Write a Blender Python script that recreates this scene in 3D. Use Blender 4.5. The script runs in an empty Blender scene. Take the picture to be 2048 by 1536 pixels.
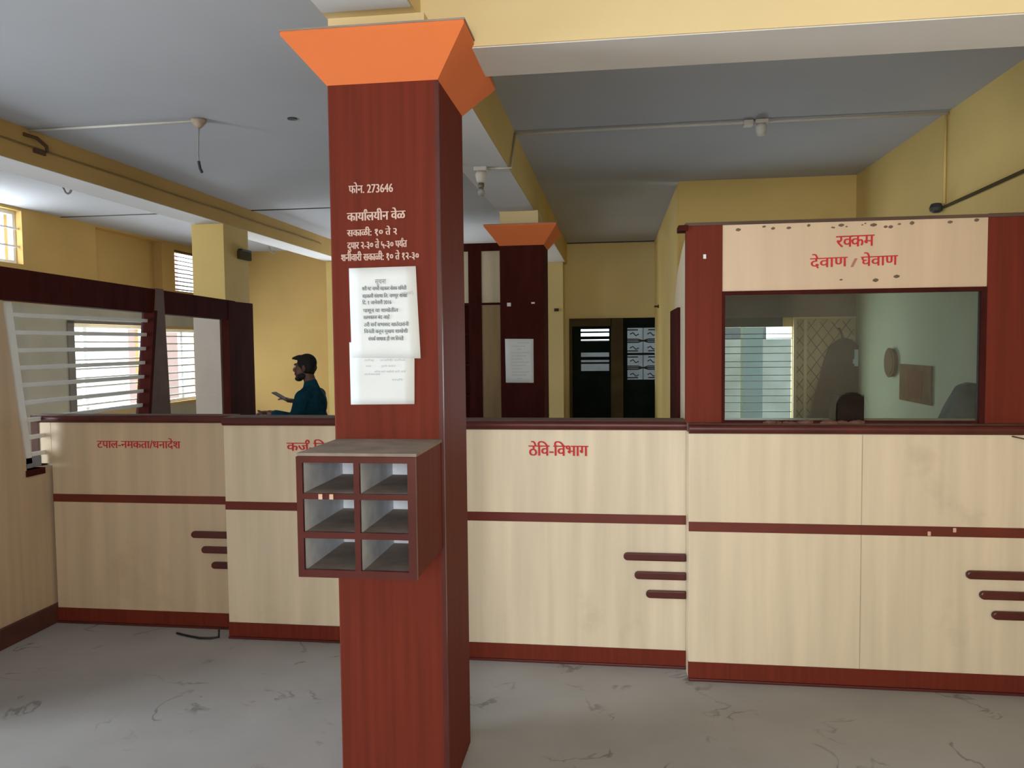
import bpy, bmesh, math, random
from mathutils import Vector, Matrix
random.seed(7)
C = bpy.context.scene.collection
S = bpy.context.scene
PI = math.pi

# ------------------------------------------------------------------ camera
F = 1540.0
yaw = math.atan(204 / F); pitch = -math.atan(81 / F); roll = math.atan(.0105)
cy, sy = math.cos(yaw), math.sin(yaw)
fw = Vector((-sy * math.cos(pitch), cy * math.cos(pitch), math.sin(pitch)))
r0 = Vector((cy, sy, 0)); u0 = r0.cross(fw)
rr = r0 * math.cos(roll) - u0 * math.sin(roll)
uu = r0 * math.sin(roll) + u0 * math.cos(roll)
cam = bpy.data.cameras.new('camera'); cam.sensor_width = 36; cam.lens = 36 * F / 2048
cam.clip_start = .05; cam.clip_end = 200
co = bpy.data.objects.new('camera', cam); C.objects.link(co)
m = Matrix((rr, uu, -fw)).transposed().to_4x4(); m.translation = (0, 0, 1.6)
co.matrix_world = m
S.camera = co
# ------------------------------------------------------------------ sky
W = bpy.data.worlds.new('sky'); S.world = W; W.use_nodes = True
nt = W.node_tree; bg = nt.nodes['Background']
tc = nt.nodes.new('ShaderNodeTexCoord'); sp = nt.nodes.new('ShaderNodeSeparateXYZ')
nt.links.new(tc.outputs['Generated'], sp.inputs[0])
cr = nt.nodes.new('ShaderNodeValToRGB'); nt.links.new(sp.outputs['Z'], cr.inputs[0])
cr.color_ramp.elements[0].position = 0.0; cr.color_ramp.elements[0].color = (.62, .72, .80, 1)
cr.color_ramp.elements[1].position = .6; cr.color_ramp.elements[1].color = (.86, .94, 1, 1)
nt.links.new(cr.outputs[0], bg.inputs[0]); bg.inputs[1].default_value = 4.2
S.view_settings.view_transform = 'Standard'; S.view_settings.look = 'None'
S.view_settings.gamma = 1.0; S.view_settings.use_curve_mapping = False
S.view_settings.exposure = 0.0
S.cycles.max_bounces = 10; S.cycles.diffuse_bounces = 6; S.cycles.use_denoising = True
S.cycles.sample_clamp_indirect = 6

def window_light(name, c, size, direction, power, color=(.86, .94, 1)):
    l = bpy.data.lights.new(name, 'AREA'); l.shape = 'RECTANGLE'
    l.size, l.size_y = size; l.energy = power; l.color = color
    o = bpy.data.objects.new(name, l); C.objects.link(o); o.location = c
    o.rotation_euler = Vector(direction).to_track_quat('-Z', 'Y').to_euler()
    return o
# daylight entering through wall openings (see the holes below); the back one is added
window_light('daylight_side_entrance', (-5.95, 1.1, 1.25), (1.4, 2.2), (1, .1, -.05), 235, (.84, .93, 1))
window_light('daylight_front_window', (.2, -2.38, 1.85), (2.2, 1.3), (.22, 1, .0), 69, (1, .98, .95)).data.spread = math.radians(115)
window_light('daylight_outer_window', (-5.98, 8.42, 1.4), (1.3, 1.0), (1, 0, 0), 70)
window_light('daylight_outer_ventilator', (-6.0, 6.3, 2.7), (1.0, .45), (1, 0, 0), 30)
window_light('daylight_far_window', (-5.98, 10.0, 1.4), (.9, 1.0), (1, 0, 0), 25)
window_light('added_back_fill', (-3.0, 10.98, 1.6), (1.1, 1.1), (0, -1, 0), 60)  # unseen opening behind the near pillar, added to brighten the back room
window_light('daylight_cash_room', (1.17, 7.05, 1.3), (.7, .8), (0, -1, 0), 20)

# ------------------------------------------------------------------ materials
MATS = {}
def mat(name, col, rough=.6, var=.12, scale=3.0, stretch=(1, 1, 1), dark=None, dscale=2.0, dthr=.62, dwid=.06, spec=.35,
        metallic=0, bump=0, col2=None):
    if name in MATS: return MATS[name]
    m = bpy.data.materials.new(name); m.use_nodes = True; n = m.node_tree; N = n.nodes; L = n.links
    b = N['Principled BSDF']; b.inputs['Roughness'].default_value = rough
    b.inputs['Specular IOR Level'].default_value = spec; b.inputs['Metallic'].default_value = metallic
    g = N.new('ShaderNodeNewGeometry')
    mp = N.new('ShaderNodeMapping'); L.new(g.outputs['Position'], mp.inputs[0]); mp.inputs['Scale'].default_value = stretch
    no = N.new('ShaderNodeTexNoise'); no.inputs['Scale'].default_value = scale; no.inputs['Detail'].default_value = 5
    L.new(mp.outputs[0], no.inputs[0])
    r = N.new('ShaderNodeValToRGB'); L.new(no.outputs[0], r.inputs[0])
    c2 = col2 if col2 else tuple(c * (1 + var) for c in col)
    r.color_ramp.elements[0].position = .3; r.color_ramp.elements[1].position = .7
    r.color_ramp.elements[0].color = (*[c * (1 - var) for c in col], 1); r.color_ramp.elements[1].color = (*c2, 1)
    out = r.outputs[0]
    if dark:
        n2 = N.new('ShaderNodeTexNoise'); n2.inputs['Scale'].default_value = dscale; n2.inputs['Detail'].default_value = 7
        n2.inputs['Roughness'].default_value = .62; L.new(g.outputs['Position'], n2.inputs[0])
        r2 = N.new('ShaderNodeValToRGB'); L.new(n2.outputs[0], r2.inputs[0])
        r2.color_ramp.elements[0].position = dthr; r2.color_ramp.elements[1].position = dthr + dwid
        mx = N.new('ShaderNodeMix'); mx.data_type = 'RGBA'; L.new(r2.outputs[0], mx.inputs[0])
        L.new(out, mx.inputs[6]); mx.inputs[7].default_value = (*dark, 1); out = mx.outputs[2]
    L.new(out, b.inputs['Base Color'])
    if bump:
        bp = N.new('ShaderNodeBump'); bp.inputs['Strength'].default_value = bump; bp.inputs['Distance'].default_value = .01
        L.new(no.outputs[0], bp.inputs['Height']); L.new(bp.outputs[0], b.inputs['Normal'])
    MATS[name] = m; return m

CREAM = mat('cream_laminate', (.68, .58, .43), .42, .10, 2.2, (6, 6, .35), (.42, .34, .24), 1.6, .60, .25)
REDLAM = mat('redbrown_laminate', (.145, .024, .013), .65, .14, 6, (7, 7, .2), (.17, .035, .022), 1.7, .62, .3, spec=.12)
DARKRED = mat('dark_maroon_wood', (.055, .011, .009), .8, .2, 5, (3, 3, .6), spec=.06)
MAROON = mat('maroon_moulding', (.085, .018, .015), .35, .18, 6)
DUSTTOP = mat('dusty_maroon_top', (.16, .105, .085), .8, .2, 9, (1, 1, 1), (.10, .045, .04), 6, .6, .2)
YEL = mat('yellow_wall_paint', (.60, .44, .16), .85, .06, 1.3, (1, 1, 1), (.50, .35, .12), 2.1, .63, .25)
YELB = mat('pale_yellow_beam_paint', (.72, .58, .32), .85, .04, 1.5)
WHITE = mat('white_ceiling_distemper', (.445, .46, .50), .9, .04, 1.1, (1, 1, 1), (.40, .41, .44), .9, .58, .3)
SOFFITLIT = mat('brightened_soffit_distemper', (.70, .70, .71), .9, .04, 1.1)  # ceiling distemper made paler; bounce light on the undersides put into the colour
CREAMSHADE = mat('shaded_grimy_cream_laminate', (.56, .435, .30), .45, .11, 2.2, (6, 6, .35), (.40, .29, .19), 1.3, .56, .25)  # browner cream: low light at the left painted in, along with some grime
YELDIM = mat('dimmed_yellow_wall_paint', (.50, .335, .125), .9, .07, 1.3, (1, 1, 1), (.40, .27, .10), 2.1, .63, .25, spec=.1)  # yellow wall paint darkened; the dimmer left side is put into the colour
YELLIT = mat('brightened_yellow_wall_paint', (.68, .55, .26), .9, .06, 1.3, (1, 1, 1), (.60, .46, .2), 2.1, .63, .25, spec=.1)  # yellow wall paint lightened; extra light on the back wall put into the colour
ORANGE = mat('orange_paint', (.74, .19, .055), .85, .06, 2.5, (1, 1, 1), (.55, .14, .04), 9, .70, .06)
FLOOR = mat('dusty_concrete', (.36, .36, .36), .75, .13, 1.4, (1, 1, 1), (.20, .185, .17), 3.2, .66, .12, bump=.15)
STRIPE = mat('red_stripe_laminate', (.13, .022, .013), .4, .12, 5, (1, 1, 1))
REDP = mat('red_lettering_paint', (.52, .02, .025), .6, .05)
WHTP = mat('white_lettering_paint', (.62, .44, .38), .6, .05)
PAPER = mat('white_paper', (.74, .78, .80), .8, .03, 9)
INK = mat('grey_print', (.17, .19, .2), .8, .0)
INKL = mat('faint_grey_print', (.42, .45, .46), .8, .0)
LINING = mat('pale_blue_grey_lining', (.66, .70, .76), .6, .14, 14, (1, 1, 1))
DUST = mat('grey_dust_layer', (.27, .22, .185), .9, .2, 12)
WMETAL = mat('white_painted_steel', (.82, .86, .88), .4, .05)
DMETAL = mat('dark_steel', (.03, .03, .03), .5, .1)
PVC = mat('off_white_plastic', (.62, .60, .56), .5, .08)
DOORG = mat('dark_green_door_paint', (.009, .014, .011), .9, .2, 5, spec=.05)
OLIVE = mat('olive_brown_frame_paint', (.075, .058, .028), .9, .15, 5, spec=.05)
TAN = mat('tan_laminate', (.36, .25, .13), .5, .12, 3, (5, 5, .5))
GREENW = mat('pale_green_distemper', (.27, .30, .21), .85, .06, 2)
MUD = mat('dark_mud', (.16, .11, .08), .9, .2, 30)
TAPE = mat('peeled_tape_scrap', (.62, .42, .30), .7, .1, 30)
PINK = mat('pink_plaster', (.55, .40, .37), .9, .05)
GROUND = mat('outdoor_ground', (.35, .33, .30), .9, .1)
LIP = mat('grey_cement_lip', (.30, .24, .20), .85, .15, 8)
HAIR = mat('black_hair', (.010, .008, .008), .7, .2, 60)
SKIN = mat('brown_skin', (.13, .065, .045), .5, .06, 20)
TEAL = mat('dark_teal_cloth', (.009, .050, .080), .95, .25, 18, spec=.05)
TROU = mat('dark_trouser_cloth', (.02, .02, .025), .85, .2, 20)
JACK = mat('dark_maroon_cloth', (.045, .020, .024), 1, .2, 16, spec=0)
BLACKP = mat('black_plastic', (.012, .012, .014), .35, .1)
BRICKP = mat('brown_board', (.12, .07, .04), 1, .2, 12, spec=0)
CLOTHW = mat('pale_blue_wash', (.22, .36, .58), .8, .08, 3)

def scratch(m, c):
    n = m.node_tree; N = n.nodes; L = n.links; b = N['Principled BSDF']; src = b.inputs['Base Color'].links[0].from_socket
    g = N.new('ShaderNodeNewGeometry'); vals = []
    n1 = N.new('ShaderNodeTexNoise'); n1.inputs['Scale'].default_value = 2.6; n1.inputs['Detail'].default_value = 8; n1.inputs['Distortion'].default_value = .8
    n2 = N.new('ShaderNodeTexNoise'); n2.inputs['Scale'].default_value = 3.3; n2.inputs['Detail'].default_value = 4
    mp = N.new('ShaderNodeMapping'); mp.inputs['Location'].default_value = (7, 3, 1); L.new(g.outputs['Position'], mp.inputs[0])
    L.new(g.outputs['Position'], n1.inputs[0]); L.new(mp.outputs[0], n2.inputs[0])
    a = N.new('ShaderNodeMath'); a.operation = 'SUBTRACT'; L.new(n1.outputs[0], a.inputs[0]); a.inputs[1].default_value = .5
    b2 = N.new('ShaderNodeMath'); b2.operation = 'ABSOLUTE'; L.new(a.outputs[0], b2.inputs[0])
    r = N.new('ShaderNodeMapRange'); L.new(b2.outputs[0], r.inputs[0]); r.inputs[1].default_value = .003; r.inputs[2].default_value = .018; r.inputs[3].default_value = 1; r.inputs[4].default_value = 0
    r2 = N.new('ShaderNodeMapRange'); L.new(n2.outputs[0], r2.inputs[0]); r2.inputs[1].default_value = .53; r2.inputs[2].default_value = .62; r2.inputs[4].default_value = .5
    mu = N.new('ShaderNodeMath'); mu.operation = 'MULTIPLY'; L.new(r.outputs[0], mu.inputs[0]); L.new(r2.outputs[0], mu.inputs[1])
    mx = N.new('ShaderNodeMix'); mx.data_type = 'RGBA'; L.new(mu.outputs[0], mx.inputs[0]); L.new(src, mx.inputs[6]); mx.inputs[7].default_value = (*c, 1)
    L.new(mx.outputs[2], b.inputs['Base Color'])
scratch(FLOOR, (.06, .055, .05))
def glassmat(nm='dusty_window_glass', lo=.06, hi=.13, tint=(.80, .90, .84)):
    m = bpy.data.materials.new(nm); m.use_nodes = True; n = m.node_tree; N = n.nodes; L = n.links
    N.remove(N['Principled BSDF']); out = N['Material Output']
    t = N.new('ShaderNodeBsdfTransparent'); t.inputs[0].default_value = (*tint, 1)
    g = N.new('ShaderNodeBsdfGlossy'); g.inputs['Roughness'].default_value = .03
    f = N.new('ShaderNodeFresnel'); f.inputs[0].default_value = 1.5
    d = N.new('ShaderNodeBsdfDiffuse'); d.inputs[0].default_value = (.42, .48, .44, 1)
    geo = N.new('ShaderNodeNewGeometry'); no = N.new('ShaderNodeTexNoise'); no.inputs['Scale'].default_value = 2.4
    no.inputs['Detail'].default_value = 3; L.new(geo.outputs['Position'], no.inputs[0])
    rp = N.new('ShaderNodeMapRange'); L.new(no.outputs[0], rp.inputs[0])
    rp.inputs[1].default_value = .35; rp.inputs[2].default_value = .7; rp.inputs[3].default_value = lo; rp.inputs[4].default_value = hi
    a = N.new('ShaderNodeMixShader'); L.new(rp.outputs[0], a.inputs[0]); L.new(t.outputs[0], a.inputs[1]); L.new(d.outputs[0], a.inputs[2])
    tr = N.new('ShaderNodeBsdfTranslucent'); tr.inputs[0].default_value = (.5, .54, .52, 1)
    dd = N.new('ShaderNodeMixShader'); dd.inputs[0].default_value = .35; L.new(d.outputs[0], dd.inputs[1]); L.new(tr.outputs[0], dd.inputs[2]); L.new(dd.outputs[0], a.inputs[2])
    b = N.new('ShaderNodeMixShader'); L.new(f.outputs[0], b.inputs[0]); L.new(a.outputs[0], b.inputs[1]); L.new(g.outputs[0], b.inputs[2])
    L.new(b.outputs[0], out.inputs[0]); return m
GLASS = glassmat()
HAZE = glassmat('hazy_partition_glass', .08, .17, (.97, .96, .94))

# ------------------------------------------------------------------ helpers
def link(o):
    C.objects.link(o); return o
def finish(name, bm, m, parent=None, smooth=False, bevel=0):
    me = bpy.data.meshes.new(name); bm.normal_update(); bm.to_mesh(me); bm.free()
    ms = m if isinstance(m, (list, tuple)) else [m]
    for x in ms: me.materials.append(x)
    if smooth:
        for p in me.polygons: p.use_smooth = True
    o = bpy.data.objects.new(name, me); link(o)
    if parent is not None:
        o.parent = parent; loc = world_loc(parent)
        for v in me.vertices: v.co -= loc
    if bevel:
        b = o.modifiers.new('bevel', 'BEVEL'); b.width = bevel; b.segments = 2; b.limit_method = 'ANGLE'
    return o
def world_loc(o):
    l = Vector(o.location)
    while o.parent is not None:
        o = o.parent; l += Vector(o.location)
    return l
def box(bm, x0, x1, y0, y1, z0, z1, mi=0):
    x0, x1 = sorted((x0, x1)); y0, y1 = sorted((y0, y1)); z0, z1 = sorted((z0, z1))
    v = [bm.verts.new(p) for p in ((x0, y0, z0), (x1, y0, z0), (x1, y1, z0), (x0, y1, z0), (x0, y0, z1), (x1, y0, z1), (x1, y1, z1), (x0, y1, z1))]
    for f in ((0, 3, 2, 1), (4, 5, 6, 7), (0, 1, 5, 4), (1, 2, 6, 5), (2, 3, 7, 6), (3, 0, 4, 7)):
        fc = bm.faces.new([v[i] for i in f]); fc.material_index = mi
    return bm
def B(*bs):
    bm = bmesh.new()
    for b in bs: box(bm, *b)
    return bm
def prism(bm, pts, axis, a0, a1):
    """pts: 2D outline; axis 'x' -> (y,z), 'y' -> (x,z), 'z' -> (x,y)"""
    def P(p, a):
        return {'x': (a, p[0], p[1]), 'y': (p[0], a, p[1]), 'z': (p[0], p[1], a)}[axis]
    A = [bm.verts.new(P(p, a0)) for p in pts]; Bv = [bm.verts.new(P(p, a1)) for p in pts]
    fs = [bm.faces.new(A), bm.faces.new(Bv[::-1])]
    n = len(pts)
    for i in range(n): fs.append(bm.faces.new((A[i], Bv[i], Bv[(i + 1) % n], A[(i + 1) % n])))
    bmesh.ops.recalc_face_normals(bm, faces=bm.faces[:])
    return bm
def tube(bm, pts, r, n=8):
    pts = [Vector(p) for p in pts]; rings = []
    for i, p in enumerate(pts):
        d = (pts[min(i + 1, len(pts) - 1)] - pts[max(i - 1, 0)]).normalized()
        a = d.cross(Vector((0, 0, 1)));
        if a.length < .1: a = d.cross(Vector((1, 0, 0)))
        a.normalize(); b = d.cross(a); R = r[i] if isinstance(r, (list, tuple)) else r
        rings.append([bm.verts.new(p + (a * math.cos(2 * PI * k / n) + b * math.sin(2 * PI * k / n)) * R) for k in range(n)])
    for q in range(len(rings) - 1):
        for k in range(n): bm.faces.new((rings[q][k], rings[q][(k + 1) % n], rings[q + 1][(k + 1) % n], rings[q + 1][k]))
    bm.faces.new(rings[0][::-1]); bm.faces.new(rings[-1]); bmesh.ops.recalc_face_normals(bm, faces=bm.faces[:])
    return bm
def lathe(bm, prof, c, n=20):
    rings = []
    for r, z in prof: rings.append([bm.verts.new((c[0] + r * math.cos(2 * PI * k / n), c[1] + r * math.sin(2 * PI * k / n), c[2] + z)) for k in range(n)])
    for q in range(len(rings) - 1):
        for k in range(n): bm.faces.new((rings[q][k], rings[q][(k + 1) % n], rings[q + 1][(k + 1) % n], rings[q + 1][k]))
    bm.faces.new(rings[0][::-1]); bm.faces.new(rings[-1]); bmesh.ops.recalc_face_normals(bm, faces=bm.faces[:])
    return bm
def thing(name, label, cat, loc, group=None):
    o = bpy.data.objects.new(name, None); o.empty_display_size = .1; link(o); o.location = loc
    o['label'] = label; o['category'] = cat
    if group: o['group'] = group
    return o
def tag(o, label, cat, group=None):
    o['label'] = label; o['category'] = cat
    if group: o['group'] = group
    return o
def struct(name, bm, m, parent=None, bevel=0):
    o = finish(name, bm, m, parent, bevel=bevel)
    if parent is None: o['kind'] = 'structure'
    return o
def wall_holes(axis, a0, a1, u0, u1, v0, v1, holes):
    """slab across axis between a0,a1 spanning u,v with rectangular holes (u0,u1,v0,v1)"""
    bm = bmesh.new()
    us = sorted({u0, u1, *[h[0] for h in holes], *[h[1] for h in holes]}); us = [u for u in us if u0 <= u <= u1]
    vs = sorted({v0, v1, *[h[2] for h in holes], *[h[3] for h in holes]}); vs = [v for v in vs if v0 <= v <= v1]
    def solid(i, j):
        if i < 0 or j < 0 or i >= len(us) - 1 or j >= len(vs) - 1: return False
        cu, cv = (us[i] + us[i + 1]) / 2, (vs[j] + vs[j + 1]) / 2
        return not any(h[0] < cu < h[1] and h[2] < cv < h[3] for h in holes)
    def P(a, u, v): return (a, u, v) if axis == 'x' else (u, a, v)
    def q(*p): bm.faces.new([bm.verts.new(x) for x in p])
    for i in range(len(us) - 1):
        for j in range(len(vs) - 1):
            if not solid(i, j): continue
            U0, U1, V0, V1 = us[i], us[i + 1], vs[j], vs[j + 1]
            for a in (a0, a1): q(P(a, U0, V0), P(a, U1, V0), P(a, U1, V1), P(a, U0, V1))
            if not solid(i - 1, j): q(P(a0, U0, V0), P(a1, U0, V0), P(a1, U0, V1), P(a0, U0, V1))
            if not solid(i + 1, j): q(P(a0, U1, V0), P(a1, U1, V0), P(a1, U1, V1), P(a0, U1, V1))
            if not solid(i, j - 1): q(P(a0, U0, V0), P(a1, U0, V0), P(a1, U1, V0), P(a0, U1, V0))
            if not solid(i, j + 1): q(P(a0, U0, V1), P(a1, U0, V1), P(a1, U1, V1), P(a0, U1, V1))
    bmesh.ops.remove_doubles(bm, verts=bm.verts[:], dist=1e-5)
    bmesh.ops.recalc_face_normals(bm, faces=bm.faces[:])
    return bm

# ---- lettering -----------------------------------------------------------
_gc = {}
def _geo(s):
    if s in _gc: return _gc[s]
    c = bpy.data.curves.new('t', 'FONT'); c.body = s; c.size = 1; c.resolution_u = 3
    o = bpy.data.objects.new('t', c); C.objects.link(o)
    dg = bpy.context.evaluated_depsgraph_get(); me = bpy.data.meshes.new_from_object(o.evaluated_get(dg))
    r = ([tuple(v.co) for v in me.vertices], [tuple(p.vertices) for p in me.polygons])
    bpy.data.meshes.remove(me); bpy.data.objects.remove(o); bpy.data.curves.remove(c)
    _gc[s] = r; return r
def _adv(ch):
    if ch == 'ि': return .255
    a = max(v[0] for v in _geo('क|')[0]); b = max(v[0] for v in _geo('क' + ch + '|')[0]); return b - a
def _reph(x):
    pts = [(x - .20 + .0, .86), (x - .19, .72), (x - .12, .90), (x - .03, .88), (x + .0, .78), (x - .03, .64)]
    pts = [(x - .22 + .11 * (1 - math.cos(t * PI / 7)) * 1.0, .64 + .2 * math.sin(t * PI / 7)) for t in range(0, 8)]
    return pts
def text_bm(s):
    """s in visual order; '^' = hook of half ra over the previous letter, '~' before a letter = its half form"""
    bm = bmesh.new(); x = 0; half = False
    for ch in s:
        if ch == '~': half = True; continue
        if ch == '^':
            pts = _reph(x + .02)
            for i in range(len(pts) - 1):
                a, b = Vector((*pts[i], 0)), Vector((*pts[i + 1], 0)); n = Vector((-(b - a).y, (b - a).x, 0)).normalized() * .035
                bm.faces.new([bm.verts.new(p) for p in (a - n, b - n, b + n, a + n)])
            continue
        if ch == ' ': x += .28; continue
        V, Fs = _geo(ch); ad = _adv(ch)
        b2 = bmesh.new(); vs = [b2.verts.new(v) for v in V]
        for f in Fs:
            try: b2.faces.new([vs[i] for i in f])
            except ValueError: pass
        if half:
            g = b2.verts[:] + b2.edges[:] + b2.faces[:]
            bmesh.ops.bisect_plane(b2, geom=g, plane_co=(ad * .70, 0, 0), plane_no=(1, 0, 0), clear_outer=True); ad *= .62; half = False
        for v in b2.verts: v.co.x += x
        tmp = bpy.data.meshes.new('t'); b2.to_mesh(tmp); b2.free(); bm.from_mesh(tmp); bpy.data.meshes.remove(tmp)
        x += ad
    return bm
def letters(name, s, x0, x1, zb, zh, y, m, parent, slope=0, bold=0.0):
    """write s on a wall facing -Y; x0..x1 width, zb baseline, zh height of the head line"""
    bm = text_bm(s)
    a = min(v.co.x for v in bm.verts); b = max(v.co.x for v in bm.verts)
    hh = .59
    sx = (x1 - x0) / (b - a); sz = (zh - zb) / hh
    if bold:
        geom = bm.faces[:]; off = bold / sx
        src = bm.copy()
        tmp = bpy.data.meshes.new('t'); 
        for v in src.verts: v.co.x += off; v.co.z += .001
        src.to_mesh(tmp); src.free(); bm.from_mesh(tmp); bpy.data.meshes.remove(tmp)
    for v in bm.verts:
        X = x0 + (v.co.x - a) * sx; lift = v.co.z
        v.co = (X, y - lift * .3, zb + v.co.y * sz + (X - x0) * slope)
    bm.normal_update()
    for f in bm.faces:
        if f.normal.y > 0: f.normal_flip()
    return finish(name, bm, m, parent)

# ================================================================== SETTING
XL, XR, XO = -3.245, 2.05, -5.85
struct('floor', B((-6.05, 2.25, -2.6, 7.1, -.12, 0), (-6.05, .70, 7.1, 11.1, -.12, 0)), FLOOR)
struct('ceiling', B((-6.05, 2.25, -2.6, 7.1, 3.0, 3.14), (-6.05, .70, 7.1, 11.1, 3.0, 3.14)), WHITE)
struct('wall_right', B((XR, XR + .2, -2.6, 7.1, 0, 3.0)), YEL)
struct('wall_front', wall_holes('y', -2.6, -2.4, XO, XR, 0, 3.0, [(-.9, 1.3, 1.2, 2.5)]), YEL)
struct('wall_outer', wall_holes('x', XO - .2, XO, -2.6, 11.1, 0, 3.0,
       [(.35, 1.85, .001, 2.45), (5.7, 7.05, 2.44, 2.97), (7.72, 9.12, .86, 1.87), (9.48, 10.5, .86, 1.84), (9.74, 10.6, 2.36, 2.91), (8.16, 9.45, 2.2, 2.975)]), YELDIM)
struct('trim_ventilator_niche', B((XO - .2, XO - .12, 8.1, 9.5, 2.15, 2.99)), YELDIM)
struct('wall_back', wall_holes('y', 10.9, 11.1, -1.0, .70, 0, 3.0, [(-.62, .68, .001, 1.94)]), YELLIT)
struct('wall_back_left', wall_holes('y', 10.9, 11.1, XO, -1.0, 0, 3.0, [(-3.55, -2.45, 1.05, 2.15)]), YELDIM)  # the hole is the added opening for the back fill light
# cash room rear wall with its daylight opening, and the wall running back from it
struct('wall_cash_room', wall_holes('y', 6.95, 6.99, .567, XR, 0, 3.0, [(.80, 1.535, .82, 1.72)]), YEL)
struct('wall_passage', B((.567, .70, 7.1, 10.9, 0, 3.0)), YEL)
# beams
struct('trim_cross_beam', B((-.80, XR, 2.61, 2.90, 2.6, 3.0)), [YELB])
struct('trim_beam_front', B((-.955, -.645, -2.4, 2.62, 2.70, 3.0)), YELB)
struct('trim_beam_rear', B((-.955, -.645, 2.88, 10.9, 2.70, 3.0)), YEL)
struct('trim_beam_left', B((-4.0, -3.70, -2.4, 10.9, 2.78, 3.0)), YELDIM)
for nm, (x0, x1, y0, y1, z) in dict(cross=(-.64, XR, 2.615, 2.895, 2.6), front=(-.95, -.65, -2.4, 2.5, 2.7), rear=(-.95, -.65, 2.97, 10.5, 2.7), left=(-3.995, -3.705, -2.4, 10.4, 2.78)).items():
    struct('trim_soffit_' + nm, B((x0, x1, y0, y1, z - .004, z - .0005)), SOFFITLIT)
struct('trim_pilaster_left', B((-4.0, -3.70, 10.45, 10.9, 0, 2.775)), YEL)
struct('trim_pilaster_centre', B((-.955, -.68, 10.5, 10.9, 0, 2.695)), YELLIT)
struct('trim_slab_joint', B((XO, -3.99, 7.6, 7.614, 2.993, 3.0), (-3.70, -1.5, 7.6, 7.614, 2.993, 3.0)), DMETAL)
struct('trim_wall_joint', B((-.66, .56, 10.885, 10.9, 2.985, 3.0)), DMETAL)
# column standing under the left beam, at the end of the partition
cl = struct('trim_column_left', B((-4.03, -3.705, 7.02, 7.52, 0, 2.777)), YEL)
finish('column_cladding', B((-4.035, -3.74, 7.012, 7.02, 0, 2.0)), mat('pinkish_cream_cladding', (.66, .58, .50), .6, .05), cl)
# dim conduit line on the side of the left beam
o = tag(finish('cable', tube(bmesh.new(), [(-3.693, 3.5 + k * .5, 2.893 + .004 * math.sin(k * 2)) for k in range(13)], .006), mat('dark_ochre', (.22, .14, .05), .8, .1), smooth=True),
        'painted-over cable running along the side of the left ceiling beam', 'cable')

# ---- left partition: cream laminate wall with slanted opening, rail, posts
wl = thing('wall_left', '', 'wall', (XL, 3.6, 0)); del wl['label']; del wl['category']; wl['kind'] = 'structure'
bm = bmesh.new()
prism(bm, [(2.6, 0), (6.62, 0), (6.62, .92), (3.868, .92), (3.748, 1.86), (2.6, 1.86)], 'x', XL - .055, XL)
finish('laminate_panel', bm, CREAMSHADE, wl)
bm = bmesh.new(); prism(bm, [(2.6, 1.86), (3.74, 1.865), (6.3, 1.825), (6.3, 1.99), (3.74, 2.04), (2.6, 2.04)], 'x', XL - .07, XL + .012)
finish('top_rail', bm, DARKRED, wl, bevel=.003)
finish('end_post', B((XL - .07, XL + .014, 6.17, 6.62, .9, 1.985)), DARKRED, wl, bevel=.003)
bm = bmesh.new(); prism(bm, [(4.97, .93), (5.27, .93), (5.22, 2.02), (5.13, 2.02)], 'x', XL - .05, XL + .02)
finish('mullion', bm, mat('dull_brown_mullion', (.13, .075, .06), .6, .15, 6), wl, bevel=.004)
finish('mullion_edge', prism(bmesh.new(), [(4.945, .93), (4.975, .93), (5.125, 1.86), (5.090, 1.86)], 'x', XL - .07, XL + .026), DARKRED, wl)
finish('sill_trim', B((XL - .06, XL + .008, 3.86, 4.0, .885, .92)), DARKRED, wl)
struct('baseboard_left', B((XL, XL + .02, 2.6, 4.07, 0, .112)), mat('dusty_skirting', (.10, .035, .028), .6, .2, 8), bevel=.004)
struct('baseboard_right', B((XR - .02, XR, -2.4, 3.6, 0, .1)), MATS['dusty_skirting'])

for nm, pts in (('glass_pane', [(3.868, .925), (4.98, .925), (5.12, 1.85), (3.75, 1.858)]), ('glass_pane', [(5.26, .925), (6.18, .925), (6.18, 1.83), (5.215, 1.85)])):
    bm = bmesh.new(); bm.faces.new([bm.verts.new((XL - .052, p[0], p[1])) for p in pts]); finish(nm, bm, HAZE, wl)
# white grille bars standing in the first opening
gr = thing('window_grille', 'white painted steel grille of horizontal bars in the left partition opening above the counter', 'grille', (XL - .03, 3.8, .92))
bm = bmesh.new(); prism(bm, [(3.762, 1.858), (3.832, 1.858), (3.935, .95), (3.882, .95)], 'x', XL - .045, XL - .015)
finish('slanted_stile', bm, WMETAL, gr, bevel=.003)
z = 1.788
first = None
for k in range(9):
    ys = 3.80 + (1.80 - z) * .13
    b = finish('bar', B((XL - .04, XL - .022, ys, 4.955 + .155 * (z - .93), z - .012, z + .012)), WMETAL, gr, bevel=.003); z -= .0985
finish('bottom_plate', B((XL - .045, XL - .015, 3.885, 4.0, .93, .985)), mat('grey_steel_plate', (.25, .27, .32), .5, .1), gr)

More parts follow.
